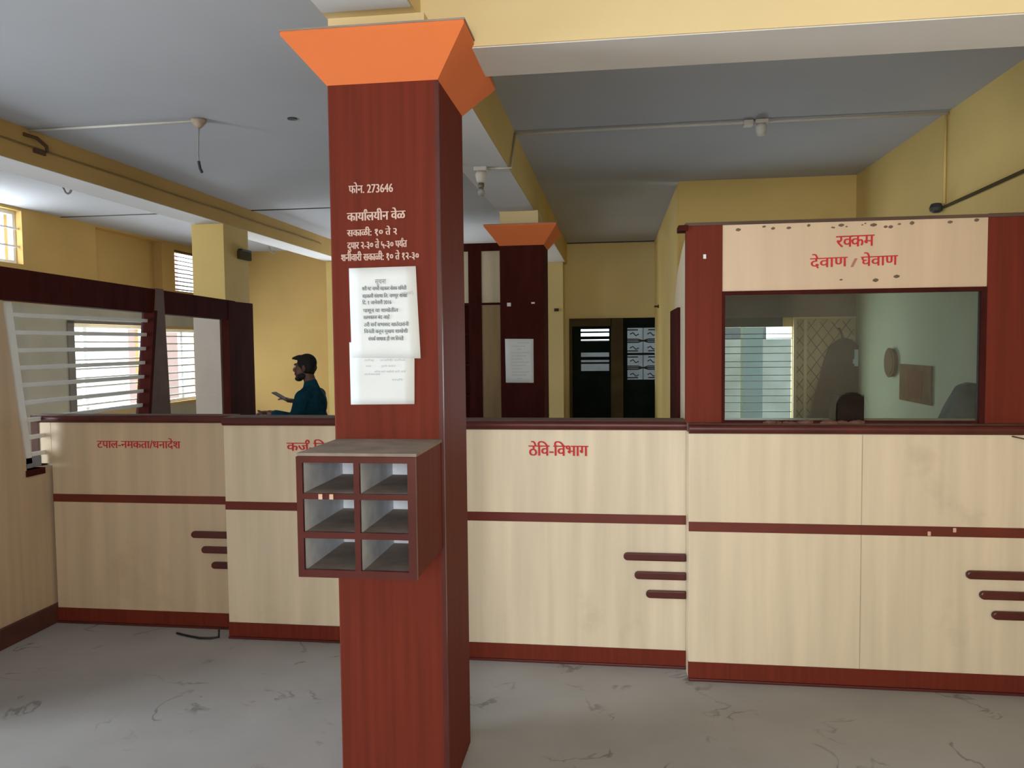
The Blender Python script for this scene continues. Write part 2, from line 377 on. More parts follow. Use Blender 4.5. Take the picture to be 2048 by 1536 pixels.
# ---- outer windows
def outer_window(n, y0, y1, z0, z1, bars, stiles):
    w = thing('window_%d' % n, '', 'window', (XO - .1, (y0 + y1) / 2, z0)); del w['label']; del w['category']; w['kind'] = 'structure'
    f = .04
    finish('window_frame', B((XO - .13, XO - .07, y0, y0 + f, z0, z1), (XO - .13, XO - .07, y1 - f, y1, z0, z1), (XO - .13, XO - .07, y0 + f, y1 - f, z0, z0 + f), (XO - .13, XO - .07, y0 + f, y1 - f, z1 - f, z1)), WMETAL, w, bevel=.003)
    for k in range(bars):
        zz = z0 + (z1 - z0) * (k + 1) / (bars + 1)
        finish('window_bar', B((XO - .05, XO - .034, y0 + .005, y1 - .005, zz - .009, zz + .009)), WMETAL, w)
    for s in stiles: finish('stile', B((XO - .12, XO - .08, s - .03, s + .03, z0 + f, z1 - f)), WMETAL, w)
    return w
outer_window(1, 7.72, 9.12, .86, 1.87, 9, (8.02,))
outer_window(2, 9.48, 10.5, .86, 1.84, 9, (9.98,))
w3 = outer_window(3, 5.7, 7.05, 2.44, 2.97, 2, ())
struct('trim_outer_dado', wall_holes('x', XO + .001, XO + .006, 2.6, 10.9, 0, 2.05, [(7.62, 9.2, .80, 1.9), (9.44, 10.54, .82, 1.88)]), mat('grey_cream_dado', (.40, .37, .30), .9, .15, 1.6))
lv = thing('window_4', '', 'w', (XO - .1, 10.1, 2.36)); del lv['label']; del lv['category']; lv['kind'] = 'structure'
for k in range(10):
    zz = 2.375 + k * .056
    bm = bmesh.new(); prism(bm, [(XO - .03, zz), (XO - .12, zz + .022), (XO - .12, zz + .030), (XO - .03, zz + .010)], 'y', 9.74, 10.6)
    finish('louvre_slat', bm, mat('brown_louvre_slat', (.16, .09, .055), .7, .1), lv)
struct('trim_window_lintel', B((XO, XO + .02, 7.62, 9.2, 1.87, 1.90), (XO, XO + .02, 7.62, 7.72, .8, 1.90)), mat('dark_brown_trim', (.09, .06, .05), .6, .1))  # dark brown edging of the outer window

# outside the building
struct('trim_outdoor_ground', B((-30, 30, -30, -2.62, -.2, -.13), (-30, -6.06, -2.6, 11.1, -.2, -.13), (-30, 30, 11.12, 40, -.2, -.13), (2.26, 30, -2.6, 11.1, -.2, -.13), (.72, 2.26, 7.12, 11.1, -.2, -.13)), GROUND)
struct('trim_compound_wall', B((.72, 4.5, 9.6, 9.8, -.13, 1.62)), mat('pale_compound_plaster', (.24, .27, .27), .9, .18, 3))
tag(finish('building', B((-.06, 2.5, 13.2, 16, -.13, 5), (-3, -.06, 13.2, 16, -.13, 1.64)), mat('grey_cement_plaster', (.075, .085, .09), .9, .15, 4)), 'grey cement building seen through the grilles of the green doors', 'building')
tag(finish('building', B((-9.3, -8.7, 13.8, 14.6, -.13, 6)), PINK), 'narrow pinkish plastered block seen through the barred window at left', 'building')

# ================================================================== PILLARS
def pillar(name, label, yf, yb, x0, x1, neck, capz):
    p = thing(name, label, 'pillar', ((x0 + x1) / 2, (yf + yb) / 2, 0))
    sh = finish('shaft', B((x0, x1, yf, yb, 0, neck + .01)), REDLAM, p, bevel=.006)
    o = .112; bm = bmesh.new()
    lo = [bm.verts.new(q) for q in ((x0, yf, neck), (x1, yf, neck), (x1, yb, neck), (x0, yb, neck))]
    hi = [bm.verts.new(q) for q in ((x0 - o, yf - o, capz), (x1 + o, yf - o, capz), (x1 + o, yb + o, capz), (x0 - o, yb + o, capz))]
    li = [bm.verts.new(v.co + Vector((0, 0, .012))) for v in hi]
    for i in range(4):
        j = (i + 1) % 4
        bm.faces.new((lo[i], lo[j], hi[j], hi[i])); bm.faces.new((hi[i], hi[j], li[j], li[i]))
    bm.faces.new(lo[::-1]); bm.faces.new(li)
    cap = finish('capital', bm, ORANGE, p)
    finish('capital_lip', B((x0 - o - .003, x1 + o + .003, yf - o - .003, yb + o + .003, capz + .012, capz + .018)), LIP, p)
    finish('neck_block', B((x0 + .005, x1 - .045, yf + .01, yb - .01, capz + .018, 2.70)), YELB, p)
    return p
PX0, PX1, PY0, PY1 = -.957, -.575, 2.545, 2.965
p1 = pillar('pillar', 'large square red-brown laminate pillar with flared orange capital, pigeonhole box and white painted office hours', PY0, PY1, PX0, PX1, 2.475, 2.605)
finish('corner_bead', B((PX1 - .012, PX1 + .003, PY0 - .003, PY0 + .012, 0, 2.47)), MAROON, p1)
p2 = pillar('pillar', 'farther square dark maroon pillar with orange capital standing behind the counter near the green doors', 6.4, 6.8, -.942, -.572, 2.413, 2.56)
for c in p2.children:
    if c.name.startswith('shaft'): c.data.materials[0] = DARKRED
# writing on the near pillar
yt = PY0 - .002
letters('phone_lettering', 'फोन. 273646', -.888, -.735, 2.113, 2.137, yt, WHTP, p1, bold=.002)
letters('office_hours_heading', 'कायार्^लयीन वेळ'.replace('ायार्^', 'ाया^'), -.896, -.694, 2.020, 2.046, yt, WHTP, p1, .01, bold=.003)
letters('office_hours_lettering', 'सकाळी: १० ते २', -.897, -.724, 1.969, 1.989, yt, WHTP, p1, .01, bold=.0025)
letters('office_hours_lettering', 'दुपार २-३० ते ५-३० पयं^त', -.897, -.690, 1.926, 1.947, yt, WHTP, p1, .01, bold=.0025)
letters('office_hours_lettering', 'शनीवारी सकाळी: १० ते १२-३०', -.920, -.650, 1.886, 1.907, yt, WHTP, p1, .005, bold=.0025)

def sheet(bm, pts, y, nx=6, nz=8, curl=.004):
    """slightly wavy paper from 4 corners (tl,tr,br,bl) in x,z"""
    tl, tr, br, bl = [Vector((p[0], 0, p[1])) for p in pts]; g = []
    for j in range(nz + 1):
        row = []
        for i in range(nx + 1):
            u, v = i / nx, j / nz
            p = (tl * (1 - u) + tr * u) * (1 - v) + (bl * (1 - u) + br * u) * v
            p.y = y - abs(curl * math.sin(u * 3.1 + v * 4)) * (.3 + u) ; row.append(bm.verts.new(p))
        g.append(row)
    for j in range(nz):
        for i in range(nx): bm.faces.new((g[j][i], g[j + 1][i], g[j + 1][i + 1], g[j][i + 1]))
    return bm
def paper_obj(name, label, pts, y, curl=.003):
    c = Vector(((pts[0][0] + pts[1][0]) / 2, y, (pts[0][1] + pts[2][1]) / 2))
    o = thing(name, label, 'notice', c)
    s = finish('sheet', sheet(bmesh.new(), pts, y, curl=curl), PAPER, o, smooth=True)
    sm = s.modifiers.new('s', 'SOLIDIFY'); sm.thickness = .0006
    return o
n2 = paper_obj('notice_sheet', 'lower white form sheet with faint typed lines pasted on the near red pillar', [(-.897, 1.610), (-.668, 1.606), (-.672, 1.398), (-.896, 1.396)], PY0 - .0015, .001)
n1 = paper_obj('notice_sheet', 'upper white printed notice with a heading and eight lines on the near red pillar', [(-.892, 1.861), (-.659, 1.863), (-.647, 1.553), (-.889, 1.557)], PY0 - .004, .0015)
letters('print_heading', 'सूचना', -.800, -.762, 1.806, 1.820, PY0 - .0075, INK, n1)
L1 = ['श्री गट नागरी सहकार सेवक समिती', 'सहकारी संस्था लि. नागपूर शाखा', 'दि. १ जानेवारी 2016', 'पासून या शाखेतील', 'कामकाज बंद आहे', 'तरी सव^ सभासद खातेदारांनी', 'विनंती करून मुख्य शाखेशी', 'संपक^ साधावा ही नम विनंती']
zs = [1.785, 1.760, 1.738, 1.711, 1.688, 1.663, 1.640, 1.615]
xe = [-.692, -.690, -.745, -.722, -.752, -.686, -.690, -.705]; xs = [-.846, -.846, -.846, -.844, -.844, -.842, -.842, -.828]
def vis(s):  # move the short i sign before its letter
    out = []
    for ch in s:
        if ch == 'ि': out.insert(len(out) - 1, ch)
        elif ch == '्': continue
        else: out.append(ch)
    return ''.join(out)
for t, zz, a, b in zip(L1, zs, xs, xe): letters('print_line', vis(t), a, b, zz, zz + .0105, PY0 - .0075, INK, n1, bold=.001)
letters('handwriting', '(संपक^)', -.712, -.668, 1.768, 1.776, PY0 - .0075, INKL, n1, .02)
for t, zz, a, b in [('नाव', 1.578, -.845, -.80), ('सभासद नाव', 1.578, -.79, -.74), ('पता लागू असेल', 1.566, -.79, -.725), ('तारीख', 1.545, -.845, -.81), ('अजा^ची तारीख', 1.545, -.79, -.70), ('रकम', 1.525, -.84, -.82), ('रुपये फकत', 1.525, -.785, -.735), ('वरील सव^ माहीती खरी आहे', 1.506, -.81, -.70), ('असे मी मानय करतो', 1.497, -.845, -.79), ('सही', 1.478, -.75, -.71)]:
    letters('print_line', vis(t), a, b, zz, zz + .005, PY0 - .004, INKL, n2)
n3 = paper_obj('notice_sheet', 'single white printed notice pasted on the farther maroon pillar', [(-.903, 1.640), (-.663, 1.636), (-.664, 1.270), (-.899, 1.272)], 6.4 - .003, .002)
for k in range(12):
    a = -.85 if k not in (0, 2, 11) else -.80; b = -.70 - .03 * (k % 3)
    letters('print_line', vis('सभासद नागरी सहकार सेवक समिती'), a, b, 1.60 - k * .027, 1.607 - k * .027, 6.394, INKL, n3)
for (x, z, w, h), l in [((-.866, 1.925, .016, .030), 'larger white tape scrap on the farther maroon pillar above its notice'), ((-.664, 1.935, .014, .012), 'tiny pale tape scrap at the right of the farther maroon pillar')]:
    tag(finish('tape_scrap', B((x - w, x + w, 6.395, 6.4, z - h / 2, z + h / 2)), PAPER), l, 'tape')

# ---- pigeonhole box on the pillar
bx = thing('pigeonhole_box', 'red-brown wooden box of six open pigeonholes fixed on the near pillar', 'box', (-.76, 2.37, .9))
X0, X1, Yf, Yb, Z0, Z1 = -.945, -.580, 2.20, 2.545, .905, 1.272
t = .013
finish('case', B((X0, X0 + t, Yf, Yb, Z0, Z1), (X1 - t, X1, Yf, Yb, Z0, Z1), (X0 + t, X1 - t, Yf, Yb, Z0, Z0 + t)), REDLAM, bx)
finish('dusty_top', B((X0 - .002, X1 + .002, Yf - .002, Yb, Z1 - .003, Z1 + .006)), DUST, bx)
finish('top_board', B((X0 + t, X1 - t, Yf, Yb, Z1 - t, Z1 - .003)), REDLAM, bx)
finish('back_board', B((X0 + t, X1 - t, Yb - .008, Yb - .002, Z0 + t, Z1 - t)), LINING, bx)
xm = (X0 + X1) / 2 + .003
zz = [Z0 + t, Z0 + .117, Z0 + .236, Z1 - t]
fr = [(X0 - .002, X0 + .017), (xm - .009, xm + .009), (X1 - .024, X1 + .001)]
bm = B(*[(a, b, Yf - .010, Yf + .002, Z0 - .003, Z1 - .004) for a, b in fr])
for a, b in ((Z0 - .003, Z0 + .020), (zz[1] - .001, zz[1] + .018), (zz[2] - .001, zz[2] + .016), (Z1 - .022, Z1 - .004)):
    for (p, q) in ((fr[0][1], fr[1][0]), (fr[1][1], fr[2][0])): box(bm, p, q, Yf - .010, Yf + .002, a, b)
finish('face_frame', bm, MAROON, bx)
finish('divider', B((xm - .005, xm + .005, Yf + .002, Yb - .008, Z0 + t, Z1 - t)), LINING, bx)
for s in (X0 + t + .001, xm + .006, xm - .009, X1 - t - .003):
    finish('side_lining', B((s, s + .003, Yf + .003, Yb - .009, Z0 + t, Z1 - t)), LINING, bx)
for k in (1, 2):
    finish('shelf', B((X0 + t, X1 - t, Yf + .003, Yb - .009, zz[k] + .002, zz[k] + .014)), MAROON, bx)
for z0 in (Z0 + t, zz[1] + .014, zz[2] + .014):
    finish('dust_layer', B((X0 + t + .003, xm - .009, Yf + .004, Yb - .009, z0, z0 + .002), (xm + .008, X1 - t - .004, Yf + .004, Yb - .009, z0, z0 + .002)), DUST, bx)
for x, l in ((-.872, 'left'), (-.838, 'right')):
    tag(finish('paint_chip', B((x - .006, x + .006, Yf - .012, Yf - .009, zz[2] - .001, zz[2] + .015)), TAPE), 'small pale %s scrap stuck on the upper rail of the pigeonhole box' % l, 'scrap')

# ================================================================== COUNTER
def counter_section(label, x0, x1, yf, depth, words, bars, lx0=None):
    c = thing('service_counter', label, 'counter', ((x0 + x1) / 2, yf + .1, 0))
    ex0 = lx0 if lx0 else x0
    body = B((x0, x1, yf, yf + .03, .088, 1.178))
    if lx0: box(body, lx0, x0, yf, yf + .03, .935, 1.178)
    finish('front_panel', body, CREAM, c, bevel=.002)
    for sx in (x0, x1 - .02): finish('side_panel', B((sx, sx + .02, yf + .03, yf + (.12 if x0 < .3 else .29), .0, 1.175)), CREAM, c)
    bs = B((x0 + .0, x1, yf - .006, yf + .03, .012, .088)); finish('base_board', bs, REDLAM, c, bevel=.002)
    finish('toe_strip', B((x0, x1, yf - .014, yf + .03, 0, .012)), MAROON, c, bevel=.002)
    finish('stripe', B((x0, x1, yf - .004, yf + .001, .713, .758)), STRIPE, c, bevel=.001)
    # nosing: half-round rail in front of the ledge
    bm = bmesh.new(); pts = [(yf + .02, 1.172)] + [(yf + .0 - .022 * math.sin(a), 1.194 - .022 * math.cos(a)) for a in [i * PI / 8 for i in range(9)]] + [(yf + .02, 1.216)]
    prism(bm, pts, 'x', ex0, x1); finish('nosing', bm, MAROON, c)
    finish('ledge_top', B((ex0, x1, yf + .004, yf + depth, 1.178, 1.2175)), DUSTTOP, c, bevel=.003)
    if x0 > .3: finish('inner_ledge', B((x0 + .02, x1, yf + depth, yf + .30, 1.178, 1.2175)), TAN, c)
    finish('inner_desk', B((x0 + .02, x1 - .02, yf + depth, yf + .62, .72, .745)), TAN, c)
    finish('inner_panel', B((x0 + .02, x1 - .02, yf + depth - .02, yf + depth, .0, 1.175)), TAN, c)
    for (a, b, z) in bars:
        bm = bmesh.new(); pts = [(b, z - .019)] + [(b, z + .019)] + [(a + .019 - .019 * math.sin(q), z + .019 * math.cos(q)) for q in [i * PI / 8 for i in range(9)]]
        prism(bm, pts[::-1], 'y', yf - .022, yf + .001); finish('trim_bar', bm, MAROON, c, bevel=.006)
    return c
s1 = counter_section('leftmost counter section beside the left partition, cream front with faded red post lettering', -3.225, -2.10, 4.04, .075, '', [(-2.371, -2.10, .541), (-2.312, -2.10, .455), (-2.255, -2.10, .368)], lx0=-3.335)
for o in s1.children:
    if o.name.startswith('front_panel'): o.data.materials[0] = CREAMSHADE
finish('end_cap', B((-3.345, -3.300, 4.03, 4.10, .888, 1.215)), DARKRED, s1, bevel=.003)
s2 = counter_section('second counter from the left, its red lettering partly hidden by the pigeonhole box', -2.10, -.89, 3.915, .14, '', [])
s3 = counter_section('counter section right of the near pillar with three maroon bars and two-word red lettering', -.89, .345, 3.775, .16, '', [(.044, .345, .553), (.097, .345, .461), (.152, .345, .369)])
s4 = counter_section('rightmost and longest cream counter section below the glazed cash window', .345, 2.045, 3.645, .10, '', [(1.561, 2.045, .545), (1.619, 2.045, .454), (1.672, 2.045, .364)])
letters('lettering', 'टपाल-नमकता/धनादेश', -2.937, -2.428, 1.028, 1.066, 4.038, REDP, s1, bold=.003)
letters('lettering', vis('कज^-विभाग'), -1.742, -1.40, 1.038, 1.079, 3.913, REDP, s2, bold=.004)
letters('lettering', vis('ठेवि-विभाग'), -.421, -.129, 1.044, 1.092, 3.773, REDP, s3, bold=.004)
finish('panel_seam', B((1.113, 1.117, 3.6437, 3.6455, .09, 1.17)), mat('seam_brown', (.47, .38, .27), .8, .1), s4)  # brown joint line between the front boards
for x, z, l in ((1.404, .726, 'round pale scrap on the red stripe below the cash window'), (1.511, .744, 'upright pale scrap on the red stripe, farthest right')):
    tag(finish('scrap', B((x - .007, x + .007, 3.637, 3.6405, z - .010, z + .010)), TAPE, bevel=.002), l, 'scrap')
tag(finish('cable', tube(bmesh.new(), [(-2.42, 3.93, .008), (-2.34, 3.90, .008), (-2.25, 3.875, .008), (-2.19, 3.88, .008), (-2.155, 3.90, .008), (-2.15, 3.895, .05)], .006), BLACKP, smooth=True), 'short dark cable lying on the floor at the joint of the left counters', 'cable')

# ================================================================== CASH WINDOW
YB = 3.70
cb = thing('cash_window_screen', 'glazed cash window with red posts and cream sign board standing on the right counter', 'cash window', (1.1, YB, 1.2175))
finish('post', B((.336, .503, YB, YB + .05, 1.2175, 2.14)), REDLAM, cb, bevel=.003)
finish('post', B((1.652, 2.045, YB, YB + .05, 1.2175, 2.155)), REDLAM, cb, bevel=.003)
sb = finish('sign_board', B((.503, 1.652, YB + .004, YB + .03, 1.83, 2.145)), mat('cream_sign_laminate', (.62, .47, .33), .45, .07, 2.2, (5, 5, .4)), cb)
letters('sign_lettering', 'र~ककम', 1.006, 1.170, 2.022, 2.070, YB + .0025, REDP, sb, .02, bold=.003)
letters('sign_lettering', 'देवाण', .893, 1.055, 1.932, 1.973, YB + .0025, REDP, sb, .02, bold=.003)
letters('sign_lettering', '/', 1.070, 1.095, 1.932, 1.965, YB + .0025, mat('faded_red_lettering', (.42, .17, .13), .6, .05), sb, 0, bold=.006)
letters('sign_lettering', 'घेवाण', 1.115, 1.272, 1.934, 1.975, YB + .0025, REDP, sb, .02, bold=.003)
bm = bmesh.new()
for k in range(22):
    x = .53 + 1.10 * random.random(); z = 2.128 - .02 * random.random(); s = .003 + .006 * random.random()
    if k > 18: x, z, s = ((1.18, 1.87, .009), (1.27, 1.885, .008), (1.03, 1.875, .004))[k - 19]
    q = bmesh.ops.create_icosphere(bm, subdivisions=1, radius=s, matrix=Matrix.Translation((x, YB + .003, z)) @ Matrix.Diagonal((1.2 + random.random(), .3, 1, 1)))
md = finish('mud_spots', bm, MUD, cb); md['kind'] = 'stuff'
finish('top_trim', B((.333, 2.045, YB - .006, YB + .06, 2.138, 2.152)), mat('dusty_brown_trim', (.10, .06, .045), .8, .2), cb)
finish('cornice_block', B((.300, .345, YB - .012, YB + .08, 2.115, 2.142)), DARKRED, cb, bevel=.004)
finish('glazing_frame', B((.503, 1.652, YB - .004, YB + .03, 1.812, 1.832), (.503, .515, YB - .004, YB + .03, 1.2175, 1.812), (1.628, 1.652, YB - .004, YB + .03, 1.2175, 1.812), (.515, 1.628, YB + .006, YB + .03, 1.2175, 1.228)), DARKRED, cb)
# pane with the round-topped pass hole
hx, hw, hz = 1.087, .070, 1.290
bm = bmesh.new()
def gq(*p): bm.faces.new([bm.verts.new((q[0], YB + .014, q[1])) for q in p])
gq((.515, 1.228), (hx - hw, 1.228), (hx - hw, 1.812), (.515, 1.812)); gq((hx + hw, 1.228), (1.628, 1.228), (1.628, 1.812), (hx + hw, 1.812))
arc = [(hx - hw * math.cos(a), hz + hw * math.sin(a)) for a in [i * PI / 16 for i in range(17)]]
for a, b in zip(arc, arc[1:]): gq(a, b, (b[0], 1.812), (a[0], 1.812))
bmesh.ops.remove_doubles(bm, verts=bm.verts[:], dist=1e-5)
finish('glass_pane', bm, GLASS, cb)
bm = bmesh.new(); prism(bm, [(YB + .05, 1.22), (YB + .05, 2.12), (4.05, 2.06), (4.30, 1.98), (4.52, 1.82), (4.60, 1.50), (4.62, 0), (3.96, 0), (3.96, 1.22)], 'x', .346, .362)
finish('side_panel', bm, CREAM, cb)
finish('side_door_edge', B((.330, .346, 4.12, 4.63, .9, 1.78)), DARKRED, cb, bevel=.003)
cbx = tag(finish('dark_block', B((1.035, 1.155, YB + .055, YB + .20, 1.2185, 1.345)), mat('very_dark_brown', (.02, .013, .009), .8, .3, 9, spec=.1), bevel=.004), 'dark block added right behind the arched pass hole to make it look dark', 'box')  # block added so the view through the pass hole reads dark
tag(finish('tape_scrap', B((.415, .428, YB - .002, YB + .001, 1.985, 2.005)), PAPER), 'small pale tape scrap on the left red post of the cash window', 'tape')
tag(finish('cable', tube(bmesh.new(), [(1.74, 3.636, 1.168), (1.80, 3.634, 1.155), (1.87, 3.634, 1.125), (1.93, 3.636, 1.08)], .003), MAROON, smooth=True), 'thin brown wire curving down the top right of the right counter front', 'cable')
# rubble along the foot of the glass
bm = bmesh.new()
for k in range(34):
    x = .70 + .32 * random.random() if k < 22 else .95 + .16 * random.random()
    s = .006 + .012 * random.random()
    bmesh.ops.create_icosphere(bm, subdivisions=1, radius=s, matrix=Matrix.Translation((x, YB - .012 - .018 * random.random(), 1.2175 + s * .35)) @ Matrix.Diagonal((1.8, .8, .7, 1)))
dh = tag(finish('debris_heap', bm, mat('reddish_debris', (.14, .07, .05), .9, .25, 40)), 'crumbly reddish debris along the foot of the cash window glass', 'debris'); dh['kind'] = 'stuff'

# ---- inside the cash room
struct('trim_cash_fascia', B((.80, XR, 6.90, 6.945, 1.80, 2.02)), mat('purple_brown_board', (.12, .085, .075), .7, .1))
cw = thing('window_5', '', 'w', (1.2, 7.0, .82)); del cw['label']; del cw['category']; cw['kind'] = 'structure'
for k, zz in enumerate([1.66, 1.62, 1.55, 1.49, 1.42, 1.37, 1.30, 1.25, 1.18, 1.12, 1.06, .98, .90]):
    finish('window_bar', B((.80, 1.535, 6.96, 6.966, zz - .003, zz + .003)), DMETAL, cw)
finish('window_head', B((.80, 1.45, 6.93, 6.95, 1.72, 1.80)), DMETAL, cw)
tag(finish('post', B((1.22, 1.40, 7.55, 7.7, -.13, 3.0)), CLOTHW), 'pale blue washed post outside the cash room window', 'post')
mg = thing('mesh_screen', 'tan cupboard screen with diamond wire mesh behind the cash window glass', 'mesh screen', (1.79, 6.9, .0))
finish('tan_board', B((1.54, 2.045, 6.915, 6.945, .02, 1.795)), TAN, mg)
bm = bmesh.new(); d = .095
for k in range(-14, 24):
    for sgn in (1, -1):
        # line x = xa + t, z = .5 + sgn*t inside the board
        xa = 1.54 + k * d; seg = []
        tt = 0
        pts = []
        for q in range(0, 61):
            tq = q * .03; x = xa + tq * .75 ; zq = (.4 + tq) if sgn > 0 else (1.79 - tq)
            if 1.545 <= x <= 2.04 and .4 <= zq <= 1.785: pts.append((x, 6.908, zq))
        if len(pts) > 1: tube(bm, [pts[0], pts[-1]], .003, 4)
finish('wire_mesh', bm, mat('brown_wire', (.12, .08, .04), .6, .1), mg)
finish('screen_stile', B((1.535, 1.56, 6.895, 6.915, .02, 1.80), (1.62, 1.645, 6.895, 6.9035, .02, 1.78), (1.56, 2.045, 6.895, 6.915, 1.785, 1.80)), mat('pale_tan_stile', (.45, .34, .20), .6, .1), mg)
# cloth hanging on the mesh
ck = thing('hanging_cloth', 'dark maroon cloth hung from a hook in front of the tan mesh behind the glass', 'cloth', (1.86, 6.85, 1.7))
bm = bmesh.new(); rows = []
prof = [(1.62, 1.93, .015), (1.60, 1.94, .06), (1.55, 1.935, .11), (1.46, 1.925, .13), (1.34, 1.91, .15), (1.20, 1.895, .17), (1.05, 1.87, .185), (.90, 1.85, .20), (.72, 1.84, .205), (.60, 1.84, .2)]
for z, xc, w in prof:
    r = []
    for k in range(24):
        a = 2 * PI * k / 24; fold = 1 + .12 * math.sin(5 * a + z * 3)
        r.append(bm.verts.new((xc + w * math.cos(a) * fold, 6.84 + .045 * math.sin(a) * fold * min(1, w * 12), z)))
    rows.append(r)
for q in range(len(rows) - 1):
    for k in range(24): bm.faces.new((rows[q][k], rows[q][(k + 1) % 24], rows[q + 1][(k + 1) % 24], rows[q + 1][k]))
bm.faces.new(rows[0]); bm.faces.new(rows[-1][::-1]); bmesh.ops.recalc_face_normals(bm, faces=bm.faces[:])
finish('cloth', bm, JACK, ck, smooth=True)
finish('hook', tube(bmesh.new(), [(1.93, 6.845, 1.60), (1.915, 6.85, 1.66), (1.90, 6.86, 1.70), (1.905, 6.905, 1.70)], .008), JACK, ck)
tag(finish('card', B((2.00, 2.03, 6.775, 6.78, 1.38, 1.52), (1.99, 2.0, 6.775, 6.78, 1.40, 1.44)), mat('grey_blue_card', (.30, .36, .38), .6, .1)), 'small grey-blue card in front of the hanging maroon cloth', 'card')
struct('trim_green_dado', B((XR - .006, XR - .0005, 3.76, 6.9, .0, 2.12)), GREENW)
ckk = thing('wall_clock', 'round brown wall clock on the green wall behind the glass', 'clock', (XR - .02, 6.0, 1.43))
bm = bmesh.new(); bmesh.ops.create_cone(bm, cap_ends=True, segments=28, radius1=.11, radius2=.10, depth=.03, matrix=Matrix.Translation((XR - .021, 6.0, 1.43)) @ Matrix.Rotation(PI / 2, 4, 'Y'))
finish('clock_case', bm, BRICKP, ckk)
bm = bmesh.new(); bmesh.ops.create_cone(bm, cap_ends=True, segments=28, radius1=.085, radius2=.085, depth=.004, matrix=Matrix.Translation((XR - .038, 6.0, 1.43)) @ Matrix.Rotation(PI / 2, 4, 'Y'))
finish('clock_dial', bm, mat('brown_dial', (.11, .075, .045), 1, .1, spec=0), ckk)
pb = thing('wall_board', 'brown rectangular board hanging on the green wall beside the clock', 'board', (XR - .01, 5.55, 1.17))
finish('board', B((XR - .02, XR - .007, 5.28, 5.83, 1.17, 1.425)), BRICKP, pb)
finish('board_panel', B((XR - .023, XR - .02, 5.42, 5.68, 1.20, 1.39)), mat('reddish_brown_sheet', (.13, .055, .035), 1, .1, spec=0), pb)
# high backed chair near the glass
ch = thing('office_chair', 'dark teal high-backed chair at the right edge behind the glass', 'chair', (1.78, 4.25, 0))
bm = bmesh.new(); prism(bm, [(1.62, .52), (1.97, .52), (1.97, 1.20), (1.95, 1.345), (1.88, 1.37), (1.82, 1.35), (1.76, 1.24), (1.68, 1.05)], 'y', 4.34, 4.42)
finish('backrest', bm, TEAL, ch, bevel=.015)
finish('seat', B((1.56, 2.0, 3.92, 4.36, .44, .52)), TEAL, ch, bevel=.02)
finish('pedestal', tube(bmesh.new(), [(1.78, 4.14, .08), (1.78, 4.14, .44)], .03), BLACKP, ch)
for k in range(5):
    a = 2 * PI * k / 5 + .9; c_, s_ = math.cos(a) * .22, math.sin(a) * .22
    finish('leg', tube(bmesh.new(), [(1.78, 4.14, .1), (1.78 + c_, 4.14 + s_, .03)], [.022, .016]), BLACKP, ch)

# ================================================================== BACK ROOM
d = thing('door_1', '', 'd', (0, 10.95, 0)); del d['label']; del d['category']; d['kind'] = 'structure'
finish('door_frame', B((-.62, -.58, 10.86, 11.0, 0, 1.94), (.645, .68, 10.86, 11.0, 0, 1.94), (-.58, -.03, 10.86, 11.0, 1.83, 1.94), (-.04, .13, 10.86, 11.0, 0, 1.94)), OLIVE, d)
finish('frame_head', B((.13, .645, 10.88, 11.0, 1.86, 1.94)), DOORG, d)
# left leaf: dark leaf with a small shuttered light
bm = wall_holes('y', 10.93, 10.97, -.58, -.04, .0, 1.83, [(-.46, -.065, 1.20, 1.79)])
lf = finish('left_leaf', bm, DOORG, d)
for a, b in ((1.735, 1.76), (1.645, 1.69), (1.46, 1.62), (1.355, 1.40), (1.30, 1.325)):
    finish('shutter_rail', B((-.46, -.065, 10.94, 10.96, a, b)), DOORG, lf)
finish('shutter_board', B((-.46, -.19, 10.945, 10.955, 1.20, 1.47)), DOORG, lf) if False else None
# right leaf with wrought grille
lf = finish('right_leaf', wall_holes('y', 10.93, 10.97, .13, .645, .0, 1.86, [(.19, .625, 1.45, 1.80), (.19, .625, 1.075, 1.42)]), DOORG, d)
def grille(z0, z1):
    bm = bmesh.new(); xa, xb = .19, .625; xc = (xa + xb) / 2; y = 10.95; r = .0085
    H = z1 - z0
    for f in (.08, .42, .55, .92):
        tube(bm, [(xa, y, z0 + H * f), (xc - .07, y, z0 + H * f)], r, 5); tube(bm, [(xc + .07, y, z0 + H * f), (xb, y, z0 + H * f)], r, 5)
    for s in (1, -1):
        tube(bm, [(xc - .07, y, z0 + H * (.485 + s * .065)), (xc, y, z0 + H * .485), (xc + .07, y, z0 + H * (.485 - s * .065))], r, 5)
        for f in (.2, .75):
            x = xc + s * .12
            tube(bm, [(x - .06, y, z0 + H * f), (x - .02, y, z0 + H * (f + .06)), (x + .02, y, z0 + H * (f - .06)), (x + .06, y, z0 + H * f)], r, 5)
    tube(bm, [(xa, y, z0 + H * .485), (xb, y, z0 + H * .485)], r, 5)
    tube(bm, [(xc, y, z0), (xc, y, z1)], r * .8, 5)
    return bm
finish('grille', grille(1.45, 1.80), DMETAL, lf); finish('grille', grille(1.075, 1.42), DMETAL, lf)
for x, l in ((-.77, 'left'), (.775, 'right')):
    hk = thing('curtain_bracket', 'small dark curtain bracket on the yellow wall %s of the green doors' % l, 'bracket', (x if x < 0 else .56, 10.89 if x < 0 else 10.3, 2.05))
    if x < 0:
        finish('base', B((x - .03, x + .03, 10.485, 10.5, 2.03, 2.07)), OLIVE, hk); finish('arm', tube(bmesh.new(), [(x, 10.49, 2.05), (x, 10.42, 2.05)], .012), OLIVE, hk)
    else:
        finish('base', B((.555, .567, 9.9, 9.98, 2.03, 2.07)), OLIVE, hk); finish('arm', tube(bmesh.new(), [(.56, 9.94, 2.05), (.51, 9.94, 2.05)], .012), OLIVE, hk)
